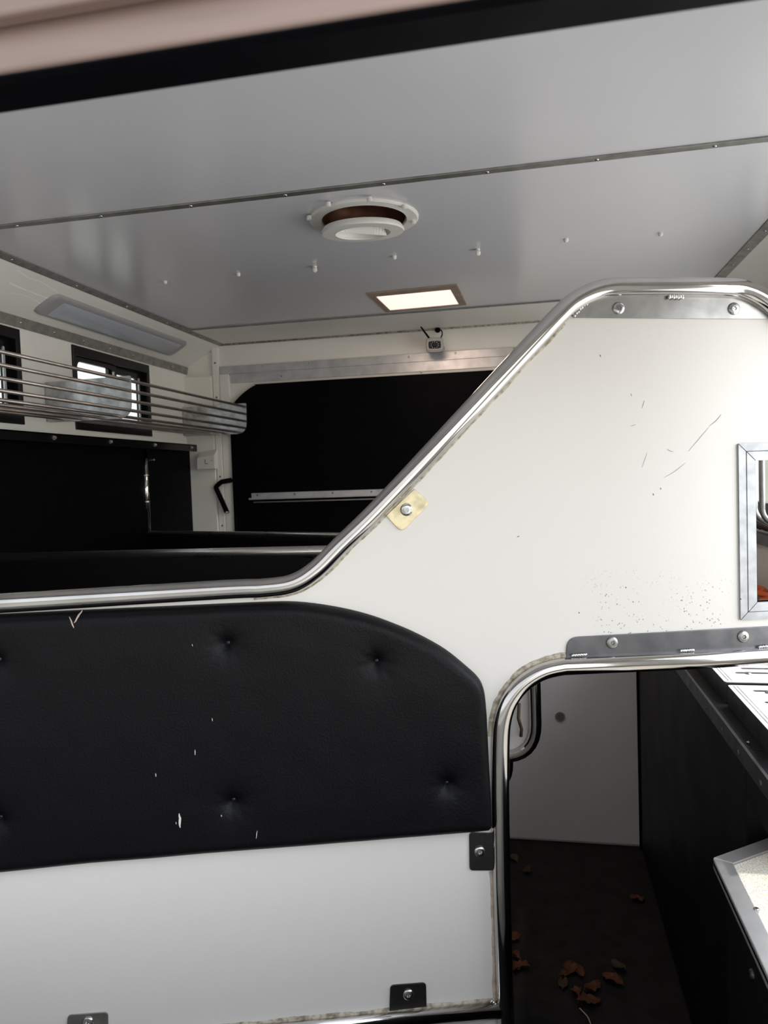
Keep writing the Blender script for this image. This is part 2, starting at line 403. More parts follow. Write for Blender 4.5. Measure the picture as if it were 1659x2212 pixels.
o = trim_strip('trim_4', (CXL - .006, Y0, ZC - .004), (CXL - .006, YF, ZC - .004), (1, 0, .3), .026, .004, (.25, 0, -1), [.35 + .3 * i for i in range(8)])
trim_strip('trim_5', (XL + .004, Y0, ZCV - .012), (XL + .004, YF, ZCV - .012), (.2, 0, 1), .034, .004, (1, 0, -.2), [.15 + .17 * i for i in range(15)])
trim_strip('trim_6', (CXR + .006, Y0, ZC - .004), (CXR + .006, YF, ZC - .004), (1, 0, -.3), .03, .004, (-.25, 0, -1), [1.3 + .17 * i for i in range(8)])
trim_strip('trim_8', (CXL, 2.952, ZC - .002), (CXR, 2.952, ZC - .002), (0, 1, 0), .008, .003, (0, 0, -1), [.3 + .19 * i for i in range(8)], rs=.003)
bm = new(); tube(bm, [(XL + .18, YF - .004, ZC - .006), (CXR, YF - .004, ZC - .006)], .006, 8); struct('trim_9', bm, 'seal', smooth=True)

# windows in left wall
def slide_window(idx, y0, y1):
    fr = FL
    bm = new(); plate(bm, fr, rect(y0, y1, WZ0, WZ1), [rect(y0 + .022, y1 - .022, WZ0 + .03, WZ1 - .035)], -.035, .006)
    w = struct('window_%d' % idx, bm, 'blackgloss', bevel=.002)
    mid = (y0 + y1) / 2 + .01
    for k, (a, b, dep) in enumerate(((y0 + .018, mid + .02, -.012), (mid - .02, y1 - .018, -.024))):
        bm = new(); plate(bm, fr, rect(a, b, WZ0 + .028, WZ1 - .033), [rounded(rect(a + .022 + .0 * k, b - .026 - .012 * k, WZ0 + .05, WZ1 - .052 - .012 * k), .028)], dep - .006, dep + .006)
        s = add('sliding_sash', bm, 'blackgloss', w, bevel=.001)
        bm = new(); plate(bm, fr, rounded(rect(b - .030 - .012 * k, b - .020 - .012 * k, WZ0 + .045, WZ1 - .06), .004), [], dep + .006, dep + .010); add('pull_rail', bm, 'alu', s)
        bm = new(); fbox(bm, fr, a + .01, b - .01, WZ0 + .04, WZ1 - .045, dep - .002, dep + .001); add('pane', bm, 'glass', s)
slide_window(1, *wins[0]); slide_window(2, *wins[1])

# ------------------------------------------------------------------ near partition
ANG = math.radians(16.5)
P1 = Frame((-.95, 1.172, -.2), (math.cos(ANG), math.sin(ANG), 0), (0, 0, 1), (math.sin(ANG), -math.cos(ANG), 0))
TR = .0178
part1 = thing('stall_partition', P1.P(.4, ZF + .2, 0), 'near white stall partition with black buttoned pad, framed in shiny steel tube', 'stall partition')
rail_px = [(-260, 1316), (0, 1301), (480, 1272), (568, 1268), (634, 1258), (684, 1228), (737, 1175), (808, 1106), (927, 980), (1040, 858), (1150, 740), (1203, 684), (1242, 650), (1296, 627), (1360, 623), (1540, 624), (1602, 630), (1656, 660), (1700, 706), (1850, 862)]
rail = P1.px(rail_px)
rail_s = catmull([(u, v) for u, v in rail], 6)
bm = new(); tube(bm, [P1.P(p.x, p.y, .012) for p in rail_s], TR, 24, up=P1.w); add('top_rail', bm, 'chrome', part1, smooth=True)
mid_px = [(1900, 1401), (1659, 1414), (1487, 1424), (1250, 1435), (1205, 1438), (1162, 1450), (1123, 1476), (1096, 1512), (1083, 1552), (1079, 1600), (1078, 1700)]
mid = P1.px(mid_px); uv_ = P1.uv(1078, 1800)[0]
mid_s = catmull([(u, v) for u, v in mid], 6) + [Vector((uv_, P1.uv(1078, 1900)[1])), Vector((uv_ + .001, ZF + .2))]
bm = new(); tube(bm, [P1.P(p.x, p.y, .010) for p in mid_s], TR * .95, 24, up=P1.w); add('lower_rail', bm, 'chrome', part1, smooth=True)
zlb = P1.uv(1030, 2178)[1]
bm = new(); tube(bm, [P1.P(-.45, zlb - .0, .010), P1.P(uv_ - .012, zlb, .010)], .0155, 20, up=P1.w); add('bottom_rail', bm, 'chrome', part1, smooth=True)
ue = rail[-1][0]
# right closing post (outside the frame)
bm = new(); tube(bm, [P1.P(ue, rail[-1][1], .012), P1.P(ue + .03, rail[-1][1] - .06, .012), P1.P(ue + .03, mid[0][1], .012)], TR, 16); add('end_post', bm, 'chrome', part1, smooth=True)
# white board (with window opening), edge runs along tube centre lines
wo = P1.px([(1590, 959), (1595, 1338)]); u0 = (wo[0][0] + wo[1][0]) / 2; v1, v0 = wo[0][1], wo[1][1]
fw = .0335; u1 = u0 + .245
outline = [(p.x, p.y) for p in rail_s] + [(ue + .03, rail[-1][1] - .06), (ue + .03, mid[0][1])] + [(p.x, p.y) for p in mid_s[:-1]] + [(uv_, zlb), (-.45, zlb), (-.45, rail[0][1])]
bm = new(); plate(bm, P1, outline, [rect(u0 + fw, u1 - fw, v0 + fw, v1 - fw)], -.012, .004); add('board', bm, 'panel', part1)
bm = new(); plate(bm, P1, [(uv_, zlb), (-.45, zlb), (-.45, ZF + .26), (uv_, ZF + .26)], [], -.012, .004); add('lower_board', bm, 'panel', part1)
# exposed edge / sealant beads beside tubes
def off(path, d):
    o = []; n = len(path)
    for i, p in enumerate(path):
        t = (path[min(i + 1, n - 1)] - path[max(i - 1, 0)]).normalized(); o.append(p + Vector((t.y, -t.x)) * d)
    return o
def densify(path, st=.006):
    o = []
    for a, b in zip(path, path[1:]):
        k = max(1, int((b - a).length / st))
        for i in range(k): o.append(a.lerp(b, i / k))
    o.append(path[-1]); return o
seg = [p for p in rail_s if rail[3][0] - .02 < p.x < rail[11][0] + .006]
segd = off(densify(seg), TR * .55)
bm = new(); wavy_strip(bm, P1, list(reversed(segd)), .004, .0125, .0022, 1); add('sealant_bead', bm, 'seal', part1)
def side_strip(path, d0, wd, m, seed, name, th=.0022):
    """strip lying on the left/outer side of the path"""
    bm = new(); p = off(densify(path), d0)
    if wd < 0: p = p[::-1]
    wavy_strip(bm, P1, p, .004, abs(wd), th, seed); return add(name, bm, m, part1)
s2 = [Vector((p.x, p.y)) for p in mid_s if p.x < mid[3][0] + .0 and p.y > mid[9][1]]
side_strip(s2, TR * .4, -.0175, 'seal', 3, 'sealant_bead')
s3 = [Vector((uv_, v)) for v in np.linspace(P1.uv(1058, 1880)[1], zlb + .012, 40)]
side_strip(s3, TR * .45, -.0135, 'ply', 5, 'bare_edge')
s4 = [Vector((u, zlb)) for u in np.linspace(-.38, uv_ - .015, 90)]
side_strip(s4, -.008, .013, 'seal', 7, 'sealant_bead')
# flat strap on the lower rail and gusset below the top rail
XD = P1.u
def strap(name, pxs, radii, th, m, screws, R=.0118, w0=.004, sm='screw', segs=6):
    poly = rounded(P1.px(pxs, .004), radii, segs)
    bm = new(); plate(bm, P1, poly, [], w0, w0 + th)
    o = add(name, bm, m, part1, bevel=.0012)
    for (x, y) in screws:
        u, v = P1.uv(x, y, w0 + th)
        bm = new(); torx_screw(bm, P1.P(u, v, w0 + th), P1.w, R, XD); add('screw', bm, sm, o, smooth=True, autosm=45)
    return o
strap('fixing_strap', [(1221, 1428), (1224, 1376), (1700, 1350), (1880, 1342), (1880, 1400)], [0, .035, 0, 0, 0], .003, 'steeld', [(1322, 1388), (1605, 1375)], sm='steel')
strap('gusset_plate', [(1238, 687), (1262, 640), (1300, 625), (1640, 632), (1690, 690)], [0, 0, 0, 0, 0], .003, 'steel', [(1336, 666), (1585, 667)])
gl = strap('fixing_lug', [(834, 1114), (895, 1056), (928, 1087), (867, 1150)], [0, 0, .008, .012], .003, 'lug_gold', [(878, 1101)]); gl['label'] = 'brassy tinted fixing lug on the diagonal tube'
strap('fixing_lug', [(1066, 1798), (1013, 1797), (1014, 1879), (1066, 1879)], [0, .008, .008, 0], .003, 'lug_dark', [(1036, 1839)], R=.011)
strap('fixing_lug', [(841, 2182), (843, 2127), (920, 2121), (921, 2172)], [0, .008, .008, 0], .003, 'lug_dark', [(882, 2148)], R=.011)
strap('fixing_lug', [(145, 2240), (147, 2191), (234, 2185), (235, 2232)], [0, .008, .008, 0], .003, 'steel', [(190, 2208)], R=.011)
# weld beads
def weld(name, pxs, r, m='weld'):
    pts = [P1.P(*P1.uv(x, y, .012), .012) for x, y in pxs]; bm = new(); P = densify([Vector((0, 0))] * 0 + [Vector(p) for p in pts], r * 1.1)
    for i, p in enumerate(P): lathe(bm, p + Vector((0, 0, (i % 2) * r * .3)), P1.w, [(0, -r), (r * .9, -r * .5), (r * 1.05, 0), (r * .8, r * .6), (0, r * .8)], 8)
    return add('weld_bead', bm, m, part1, smooth=True)
weld('', [(1240, 682), (1256, 664), (1271, 653)], .0042, 'steel'); weld('', [(1446, 642), (1474, 643)], .0035); weld('', [(1645, 660), (1662, 672)], .0042)
weld('', [(1236, 1416), (1266, 1414)], .0022); weld('', [(1471, 1406), (1498, 1404)], .0022); weld('', [(1640, 1398), (1659, 1396)], .0022); weld('', [(1062, 2163), (1070, 2170), (1074, 2176)], .0035)
# black vinyl pad with buttons
pad_px = [(-240, 1338), (0, 1325), (200, 1315), (400, 1306), (560, 1299), (640, 1298), (720, 1308), (790, 1324), (850, 1345), (905, 1369), (960, 1400), (1005, 1436), (1032, 1462), (1044, 1490), (1049, 1540), (1054, 1640), (1058, 1720), (1060, 1786), (1010, 1791), (850, 1804), (690, 1817), (560, 1827), (450, 1835), (330, 1846), (200, 1856), (0, 1877), (-240, 1899)]
top_c = catmull(P1.px(pad_px[:15]), 4); low = [Vector(p) for p in P1.px(pad_px[15:])]
pad_poly = densify(top_c + low + [top_c[0]], .008)[:-1]
PO = np.array([(p.x, p.y) for p in pad_poly])
def edge_dist(q):
    a = PO; b = np.roll(PO, -1, 0); ab = b - a; t = np.clip(((q - a) * ab).sum(1) / (ab * ab).sum(1), 0, 1)
    return np.sqrt((((a + ab * t[:, None]) - q) ** 2).sum(1).min())
def inside(q):
    x, y = q; a = PO; b = np.roll(PO, -1, 0)
    c = ((a[:, 1] > y) != (b[:, 1] > y)); xi = (b[:, 0] - a[:, 0]) * (y - a[:, 1]) / (b[:, 1] - a[:, 1] + 1e-12) + a[:, 0]
    return (np.sum(c & (x < xi)) % 2) == 1
btn_px = [(491, 1392), (815, 1431), (968, 1697), (503, 1734), (-8, 1428), (-5, 1772)]
btns = [Vector(P1.uv(x, y, .03)) for x, y in btn_px]
def pad_h(x, y, d):
    r, T = .020, .028; k = min(d / r, 1); h = T * math.sqrt(max(0, 1 - (1 - k) ** 2)) + .003 * min(d / .08, 1)
    for b in btns:
        rr = math.hypot(x - b.x, y - b.y); h -= .017 * math.exp(-(rr / .013) ** 1.3) * min(k, 1) + .004 * math.exp(-(rr / .045) ** 2)
        if rr < .07:
            an = math.atan2(y - b.y, x - b.x); h += .0006 * math.sin(an * 9 + 1.3 * b.x * 50) * math.exp(-((rr - .022) / .014) ** 2)
    h += .0006 * noise.noise(Vector((x * 18, y * 18, 0)))
    return max(h, 0)
pts = [tuple(p) for p in PO]; ne = len(pts)
st = .006
def ring_off(d):
    out = []
    for i in range(len(PO)):
        t = PO[(i + 1) % len(PO)] - PO[i - 1]; t = t / np.linalg.norm(t); q = PO[i] + np.array([t[1], -t[0]]) * d
        if inside(q) and edge_dist(q) > d * .93: out.append(tuple(q))
    return out
for d in (.0012, .003, .006, .010, .0145): pts += ring_off(d)
for i, x in enumerate(np.arange(PO[:, 0].min(), PO[:, 0].max(), st)):
    for j, y in enumerate(np.arange(PO[:, 1].min(), PO[:, 1].max(), st)):
        q = np.array([x + (st / 2 if j % 2 else 0), y])
        if inside(q) and edge_dist(q) > .0185: pts.append(tuple(q))
for b in btns:
    for rr in (.002, .0045, .007):
        for k in range(10): 
            q = np.array([b.x + rr * math.cos(k * .628), b.y + rr * math.sin(k * .628)])
            if inside(q): pts.append(tuple(q))
res = delaunay_2d_cdt([Vector(p) for p in pts], [(i, (i + 1) % ne) for i in range(ne)], [], 1, 1e-5)
bm = new(); vv = []
for p in res[0]:
    q = np.array([p.x, p.y]); d = edge_dist(q)
    vv.append(bm.verts.new(P1.P(p.x, p.y, .005 + pad_h(p.x, p.y, d))))
for f in res[2]:
    try: bm.faces.new([vv[i] for i in f])
    except ValueError: pass
pad = thing('partition_pad', P1.P(0, -.3, .02), 'black vinyl pad with sunken buttons fixed to the near white partition', 'pad') if False else None
pado = add('pad', bm, 'vinyl', part1, smooth=True)
for b in btns:
    if not inside(np.array([b.x, b.y])): continue
    h = .005 + pad_h(b.x, b.y, edge_dist(np.array([b.x, b.y])))
    bm = new(); dome(bm, P1.P(b.x, b.y, h - .001), P1.w, .0058, .005, 18); add('button', bm, 'blackgloss', pado, smooth=True)
def sliver(px0, px1, wd, m, parent, lift, name='scuff', fr=P1, curve=0.):
    a, b = Vector(fr.uv(*px0, lift)), Vector(fr.uv(*px1, lift)); t = (b - a); q = Vector((-t.y, t.x)).normalized(); n = 7; bm = new(); L = []; R = []
    for i in range(n):
        s = i / (n - 1); c = a.lerp(b, s) + q * (curve * math.sin(s * math.pi) + wd * .6 * noise.noise(Vector((i * 1.7, px0[0], px0[1])))); k = wd * math.sin(math.pi * (.08 + .84 * s)) * .5
        L.append((c - q * k)); R.append((c + q * k))
    def mk(p, w): return bm.verts.new(fr.P(p.x, p.y, w))
    A = [mk(p, lift) for p in L]; Bb = [mk(p, lift) for p in R]; A2 = [mk(p, lift + .0003) for p in L]; B2 = [mk(p, lift + .0003) for p in R]
    for i in range(n - 1):
        bm.faces.new((A2[i], A2[i + 1], B2[i + 1], B2[i])); bm.faces.new((A[i], A[i + 1], A2[i + 1], A2[i])); bm.faces.new((Bb[i], Bb[i + 1], B2[i + 1], B2[i]))
    return add(name, bm, m, parent)
ph = .005 + .031
for a, b, w in (((387, 1757), (389, 1788), .0042), ((421, 1619), (422, 1631), .0014), ((336, 1670), (337, 1678), .0014), ((556, 1794), (553, 1812), .0012), ((458, 1551), (459, 1558), .001), ((415, 1391), (416, 1396), .001), ((380, 1775), (381, 1781), .001), ((478, 1760), (479, 1764), .0015)):
    sliver(a, b, w, 'chip', pado, ph)
for a, b, w in (((178, 1318), (160, 1346), .003), ((150, 1332), (160, 1358), .0022)): sliver(a, b, w, 'ply', pado, ph - .002, 'tear')
# scratches on the board
for a, b, w, c in (((1558, 895), (1532, 920), .0009, .002), ((1532, 922), (1487, 975), .0006, 0), ((1398, 660 + 318), (1387, 1010), .0003, 0), ((1480, 1000), (1434, 1032), .0005, .002), ((1441, 970), (1455, 976), .0006, -.001), ((1362, 921), (1374, 917), .0006, 0), ((1296, 766), (1298, 771), .0012, 0), ((1363, 850), (1365, 856), .0005, 0), ((1392, 865), (1387, 882), .0004, 0), ((1411, 1066), (1412, 1070), .0018, 0), ((1427, 1053), (1428, 1058), .001, 0), ((1117, 1160), (1122, 1158), .0014, 0), ((1351, 1270), (1353, 1268), .0025, 0), ((1250, 1322), (1252, 1325), .002, 0)):
    sliver(a, b, w, 'mark', part1, .0042, 'scratch', curve=c)
# window frame in the partition: four mitred aluminium bars
wf = bpy.data.objects.new('window_frame', None)
fo = [(u0, v0), (u1, v0), (u1, v1), (u0, v1)]
bm = new()
def mitre(i):
    global bm
    a, b = Vector(fo[i]), Vector(fo[(i + 1) % 4]); t = (b - a).normalized(); q = Vector((-t.y, t.x)); bm = new()
    g_ = .0009
    prof = [(0, .004), (0, .0085), (.0145, .0085), (.0152, .0075), (.0162, .0095), (fw, .0095), (fw, -.014), (fw - .002, -.014), (fw - .002, .004)]
    A = []; Bv = []
    for d, w in prof:
        pa = a + t * (d + g_) + q * d; pb = b - t * (d + g_) + q * d
        A.append(bm.verts.new(P1.P(pa.x, pa.y, w))); Bv.append(bm.verts.new(P1.P(pb.x, pb.y, w)))
    for k in range(len(prof)):
        j = (k + 1) % len(prof); bm.faces.new((A[k], A[j], Bv[j], Bv[k]))
    bm.faces.new(A); bm.faces.new(Bv); return bm
fb = None
for i in (3, 0, 1, 2):
    o = add('window_frame_bar', mitre(i), 'winalu', part1)
u, v = P1.uv(1600, 1294, .0085); bm = new(); dome(bm, P1.P(u, v, .0085), P1.w, .0016, .0008, 10); add('rivet', bm, 'mark', part1)

# ------------------------------------------------------------------ middle and rear partitions
def back_partition(fr, ustart, rail_pts, rads, close_pts, crads, label, pad_rng, tr, rail_m='chrome', post=None):
    t = thing('stall_partition', fr.P(.5, ZF + .2, 0), label, 'stall partition')
    path = smooth_path([fr.P(u, v, .01) for u, v in rail_pts], rads, 8)
    bm = new(); tube(bm, path, tr, 18, up=fr.w); add('top_rail', bm, 'railm', t, smooth=True)
    path2 = smooth_path([fr.P(u, v, .01) for u, v in close_pts], crads, 8)
    bm = new(); tube(bm, path2, tr, 18, up=fr.w); add('lower_rail', bm, rail_m, t, smooth=True)
    ol = smooth_path([Vector((u, v, 0)) for u, v in rail_pts], rads, 8)[:-1] + smooth_path([Vector((u, v, 0)) for u, v in close_pts], crads, 8)
    ol = [(p.x, p.y) for p in ol]
    bm = new(); plate(bm, fr, ol, [], -.012, .002); add('board', bm, 'panel', t)
    a, b, c, d = pad_rng
    bm = new(); plate(bm, fr, rounded(rect(a, b, c, d), [0, .03, .18, 0]), [], .002, .024); add('pad', bm, 'vinyl', t, bevel=.01)
    return t
P2 = Frame((-1.592, 1.974, -.2), (.993, .039, 0), (0, 0, 1), (.039, -.993, 0))
t2 = back_partition(P2, 0, [(-.003, -.004), (1.17, 0), (1.47, .33), (1.57, .33)], [.12, .10],
    [(1.57, .33), (1.578, .2), (1.578, -.572), (1.12, -.572), (1.12, -.60), (-.003, -.60)], [0, .095, 0, 0],
    'middle stall partition with steel rail, standing between the near partition and the rear one', (-.003, 1.1, -.58, -.012), .0165)
P3 = Frame((-1.585, 2.862, -.2), (.9445, -.3285, 0), (0, 0, 1), (-.3285, -.9445, 0))
t3 = back_partition(P3, 0, [(.005, 0), (1.17, 0), (1.46, .28), (1.57, .28)], [.12, .10],
    [(1.57, .28), (1.575, .2), (1.575, -.80), (1.12, -.80), (1.12, -.60), (.005, -.60)], [0, .09, 0, 0],
    'rear stall partition, its slim steel rail in front of the black ramp door', (.01, 1.12, -.58, -.010), .0125)
bm = new(); tube(bm, [P3.P(0, -.01, .01), P3.P(0, .36, .01)], .0125, 16); add('end_post', bm, 'chrome', t3, smooth=True)
bm = new(); tube(bm, [P3.P(0, .305, .01), P3.P(.055, .305, .01)], .003, 8); dome(bm, P3.P(.055, .305, .01), P3.u, .005, .004); add('latch_pin', bm, 'steel', t3, smooth=True)
bm = new(); fbox(bm, P3, -.014, .02, .245, .285, .02, .026); add('latch_bracket', bm, 'steel', t3)
for v in (.24, .13): 
    bm = new(); lathe(bm, P3.P(0, v, .01), (0, 0, 1), [(.014, 0), (.0145, .003), (.014, .006)], 16); add('weld_ring', bm, 'steel', t3, smooth=True)
# posts carrying them down to the floor
for t, fr, u in ((part1, P1, -.42), (t2, P2, .06), (t3, P3, .03)):
    bm = new(); tube(bm, [fr.P(u, -.6 if t is not part1 else rail[0][1], -.0), fr.P(u, ZF + .2, -.0)], .016, 12); add('foot_post', bm, 'steel', t, smooth=True)
# orange-brown strap hanging beside the middle partition
bm = new(); tube(bm, smooth_path([P2.P(1.536, -.42, .022), P2.P(1.533, -.46, .026), P2.P(1.541, -.49, .024), P2.P(1.538, -.51, .024)], .01), .0045, 8)
o = add('lead_rope', bm, 'leaf2', smooth=True); props(o, 'short red-brown rope end hanging by the bent tube behind the opening', 'rope')

# ------------------------------------------------------------------ left wall things
# hay rack
def hay_rack():
    XF, XB, Z1, Z0_ = -1.285, -1.585, .356, .222
    t = thing('hay_rack', (-1.45, 2.2, Z0_), 'long wall rack of thin steel bars below the left windows', 'rack')
    prof = rounded([(XB, Z1 - .0), (XB, Z0_ - .0), (XF, Z0_), (XF + .004, Z1 + .004)], [0, 0, .05, .006], 8)
    fy = lambda y: Frame((0, y, 0), (1, 0, 0), (0, 0, 1), (0, -1, 0))
    for y in (1.2, 2.24, 3.235):
        bm = new(); plate(bm, fy(y), prof, [], -.0015, .0015); pl = add('end_plate', bm, 'zinc', t)
        bm = new(); box(bm, (XB - .012, y, Z0_ + .004), (XB + .0, y + .03, Z1)); add('wall_flange', bm, 'zinc', pl)
        for z in (Z0_ + .035, Z1 - .025):
            bm = new(); dome(bm, (XB, y + .018, z), (1, 0, 0), .005, .004); add('bolt', bm, 'screw', pl, smooth=True)
    bars = [(XF - .004, Z1 - .012), (XF - .003, Z1 - .045), (XF - .003, Z1 - .078), (XF - .008, Z1 - .108), (XF - .045, Z0_ + .009), (XF - .115, Z0_ + .008), (XF - .185, Z0_ + .008), (XF - .25, Z0_ + .01)]
    for x, z in bars:
        bm = new(); tube(bm, [(x, 1.19, z), (x, 3.238, z)], .0055, 12); add('bar', bm, 'hay', t, smooth=True)
hay_rack()
# black rubber dado and its capping rail
bm = new(); box(bm, (XL + .001, Y0, ZF), (XL + .012, YF - .005, .158)); o = add('wall_lining', bm, 'rubber', bevel=.002)
props(o, 'tall black rubber kick lining covering the lower left wall', 'wall lining')
cr_ = thing('capping_rail', (XL + .02, 2.2, .15), 'black capping rail with shiny bolts along the top of the left wall lining', 'rail')
bm = new(); box(bm, (XL + .001, Y0, .178), (XL + .05, YF - .012, .183)); box(bm, (XL + .045, Y0, .152), (XL + .05, YF - .012, .183)); add('angle_bar', bm, 'blackgloss', cr_, bevel=.001)
for px, py in ((115, 940), (237, 948), (333, 957), (412, 966)):
    p = onX(px, py, XL + .05)
    bm = new(); lathe(bm, (XL + .05, p.y, .168), (1, 0, 0), [(.008, 0), (.008, .003), (.0055, .003), (.0055, .009), (.003, .011), (0, .011)], 6); add('bolt', bm, 'weld', cr_)
# long grey lamp on the left cove
FC = Frame((CXL, 0, ZC), (0, 1, 0), (Vector((CXL, 0, ZC)) - Vector((XL, 0, ZCV))), (.105, 0, -.19))
fx = thing('strip_lamp', FC.P(2.6, -.1, 0), 'long frosted grey strip lamp on the slanted cove above the left windows', 'lamp')
def ringed(fr, loops, close_last=True):
    bm = new(); rs = [[bm.verts.new(fr.P(u, v, w)) for u, v in lp] for lp, w in loops]
    for a, b in zip(rs, rs[1:]):
        n = len(a)
        for i in range(n): bm.faces.new((a[i], a[(i + 1) % n], b[(i + 1) % n], b[i]))
    if close_last: bm.faces.new(rs[-1])
    return bm
ya, yb, va, vb = 2.135, 3.06, -.168, -.065
def rr_(i, r): return rounded(rect(ya + i, yb - i, va + i * .5, vb - i * .5), r, 6)
add('housing', ringed(FC, [(rr_(0, .03), 0), (rr_(.002, .03), .006), (rr_(.012, .028), .012), (rr_(.03, .012), .0125)]), 'fixture', fx, smooth=True, autosm=50)
add('diffuser', ringed(FC, [(rounded(rect(ya + .055, yb - .05, va + .012, vb - .018), .01, 4), .0128), (rounded(rect(ya + .075, yb - .062, va + .02, vb - .026), .01, 4), .019)]), 'diffuser', fx, smooth=True, autosm=50)
# pale scratches on the cove
cv = bpy.data.objects['trim_1']
def cove_scr(px, wd):
    pts = [FC.uv(x, y, .0005) for x, y in px]; P = catmull(pts, 5); bm = new(); A = []; Bv = []
    for i, p in enumerate(P):
        t = (P[min(i + 1, len(P) - 1)] - P[max(i - 1, 0)]).normalized(); q = Vector((-t.y, t.x)) * wd * (.5 + .4 * noise.noise(Vector((i * .9, px[0][0], 0))))
        A.append(bm.verts.new(FC.P((p - q).x, (p - q).y, .0006))); Bv.append(bm.verts.new(FC.P((p + q).x, (p + q).y, .0006)))
    for i in range(len(P) - 1): bm.faces.new((A[i], A[i + 1], Bv[i + 1], Bv[i]))
    add('scratch', bm, 'whitemark', cv)
cove_scr([(20, 611), (60, 628), (108, 646)], .004); cove_scr([(38, 583), (62, 600), (90, 610), (125, 632)], .0025); cove_scr([(17, 633), (50, 637), (75, 648), (92, 660)], .002)

# ------------------------------------------------------------------ far wall things
FF = Frame((0, YF, 0), (1, 0, 0), (0, 0, 1), (0, -1, 0))
df = thing('door_surround', FF.P(-.75, -1.6, 0), 'wide brushed aluminium surround above the black ramp door on the far wall', 'door surround')
bm = new(); plate(bm, FF, [(-1.43, .541), (-.05, .541), (-.05, .462), (-1.375, .462), (-1.375, .50), (-1.43, .50)], [], 0, .006); o_h = add('head_plate', bm, 'alu', df, bevel=.001)
bm = new(); fbox(bm, FF, -1.43, -.05, .505, .541, .006, .010); add('head_flange', bm, 'alu', o_h, bevel=.001)
for px, py in ((568, 791), (668, 785), (883, 771), (984, 763), (1110, 752), (608, 812), (910, 803)):
    u, v = FF.uv(px, py, .01); bm = new(); dome(bm, FF.P(u, v, .009), FF.w, .0045, .003); add('screw', bm, 'screw', df, smooth=True)
bm = new(); fbox(bm, FF, -1.43, -1.385, -.9, .505, 0, .012); add('side_post', bm, 'wall', df, bevel=.002)
bm = new(); fbox(bm, FF, -1.462, -1.432, ZF, ZC - .02, 0, .016); add('corner_angle', bm, 'wall', df, bevel=.002)
for v in (.56, .40, .03, -.2):
    bm = new(); dome(bm, FF.P(-1.447, v, .016), FF.w, .0045, .002); add('screw', bm, 'mark', df, smooth=True)
bm = new(); box(bm, (XL, YF - .03, -.3), (-1.465, YF - .001, .50)); o = struct('trim_10', bm, 'wall')
# black ramp door
rd = thing('ramp_door', FF.P(-.75, ZF, .02), 'large black padded ramp door with chamfered top corner on the far wall', 'door')
bm = new(); plate(bm, FF, [(-1.385, ZF + .04), (-.215, ZF + .04), (-.215, -.5), (-.04, -.5), (-.04, .446)] + [(p.x, p.y) for p in catmull([(-.6, .4485), (-1.20, .449), (-1.25, .445), (-1.30, .42), (-1.345, .385), (-1.37, .355)], 4)] + [(-1.383, .33)], [], .001, .022); add('door_leaf', bm, 'rubber', rd, bevel=.004)
bm = new(); tube(bm, [FF.P(-1.372, -1.5, .024), FF.P(-1.372, .33, .024)], .004, 8); add('edge_seal', bm, 'rubber', rd, smooth=True)
hr = thing('hinge_rail', FF.P(-.9, -.09, .03), 'horizontal aluminium angle rail screwed across the black ramp door', 'rail')
bm = new(); fbox(bm, FF, -1.29, -.5, -.078, -.052, .0225, .030); fbox(bm, FF, -1.295, -.5, -.082, -.074, .0225, .052); add('angle_bar', bm, 'alu', hr, bevel=.001)
bm = new(); fbox(bm, FF, -1.28, -.5, -.097, -.092, .0225, .034); add('lower_lip', bm, 'steel', hr)
for u in (-1.26, -1.08, -.9, -.72): bm = new(); dome(bm, FF.P(u, -.062, .030), FF.w, .004, .003); add('screw', bm, 'steeld', hr, smooth=True)
# bent black latch lever
lv = thing('latch_lever', FF.P(-1.45, -.15, .02), 'bent black lever handle on the post left of the ramp door', 'handle')
lp = [FF.uv(x, y, .035) for x, y in ((500, 1037), (478, 1041), (466, 1052), (490, 1106))]
pth = smooth_path([FF.P(u, v, .035) for u, v in lp], [.02, .012], 6)
bm = new(); tube(bm, pth, .0115, 12); bmesh.ops.scale(bm, vec=(1, 1, 1), verts=bm.verts); add('arm', bm, 'rubber', lv, smooth=True)
bm = new(); dome(bm, FF.P(lp[-1][0], lp[-1][1], .044), FF.w, .005, .004); add('pivot_bolt', bm, 'screw', lv, smooth=True)
bm = new(); tube(bm, [FF.P(lp[-1][0], lp[-1][1], .0125), FF.P(lp[-1][0], lp[-1][1], .04)], .006, 10); add('pivot', bm, 'steel', lv, smooth=True)
# small white switch box
sb = thing('bracket_box', FF.P(-1.51, .06, .04), 'small white wedge-topped bracket box under the end of the hay rack', 'box')
a_, b_, c_, d_ = FF.uv(430, 1014, .05)[0], FF.uv(468, 1014, .05)[0], FF.uv(430, 1014, .05)[1], FF.uv(450, 984, .05)[1]
bm = new(); pr = [(c_, .03), (c_, .07), (d_ - .012, .07), (d_ + .018, .03)]
A = [bm.verts.new(FF.P(a_, v, w)) for v, w in pr]; Bv = [bm.verts.new(FF.P(b_, v + (.012 if v > c_ + .01 else 0), w)) for v, w in pr]
for i in range(4): bm.faces.new((A[i], A[(i + 1) % 4], Bv[(i + 1) % 4], Bv[i]))
bm.faces.new(A); bm.faces.new(Bv); add('body', bm, 'plastic', sb, bevel=.0015)
um = (a_ + b_) / 2
bm = new(); fbox(bm, FF, um - .004, um - .001, c_ + .025, c_ + .045, .07, .0708); fbox(bm, FF, um - .004, um + .012, c_ + .023, c_ + .0255, .07, .0708); add('slot', bm, 'mark', sb)
bm = new(); dome(bm, FF.P(b_ - .012, c_ + .04, .07), FF.w, .003, .002); add('screw', bm, 'screw', sb, smooth=True)
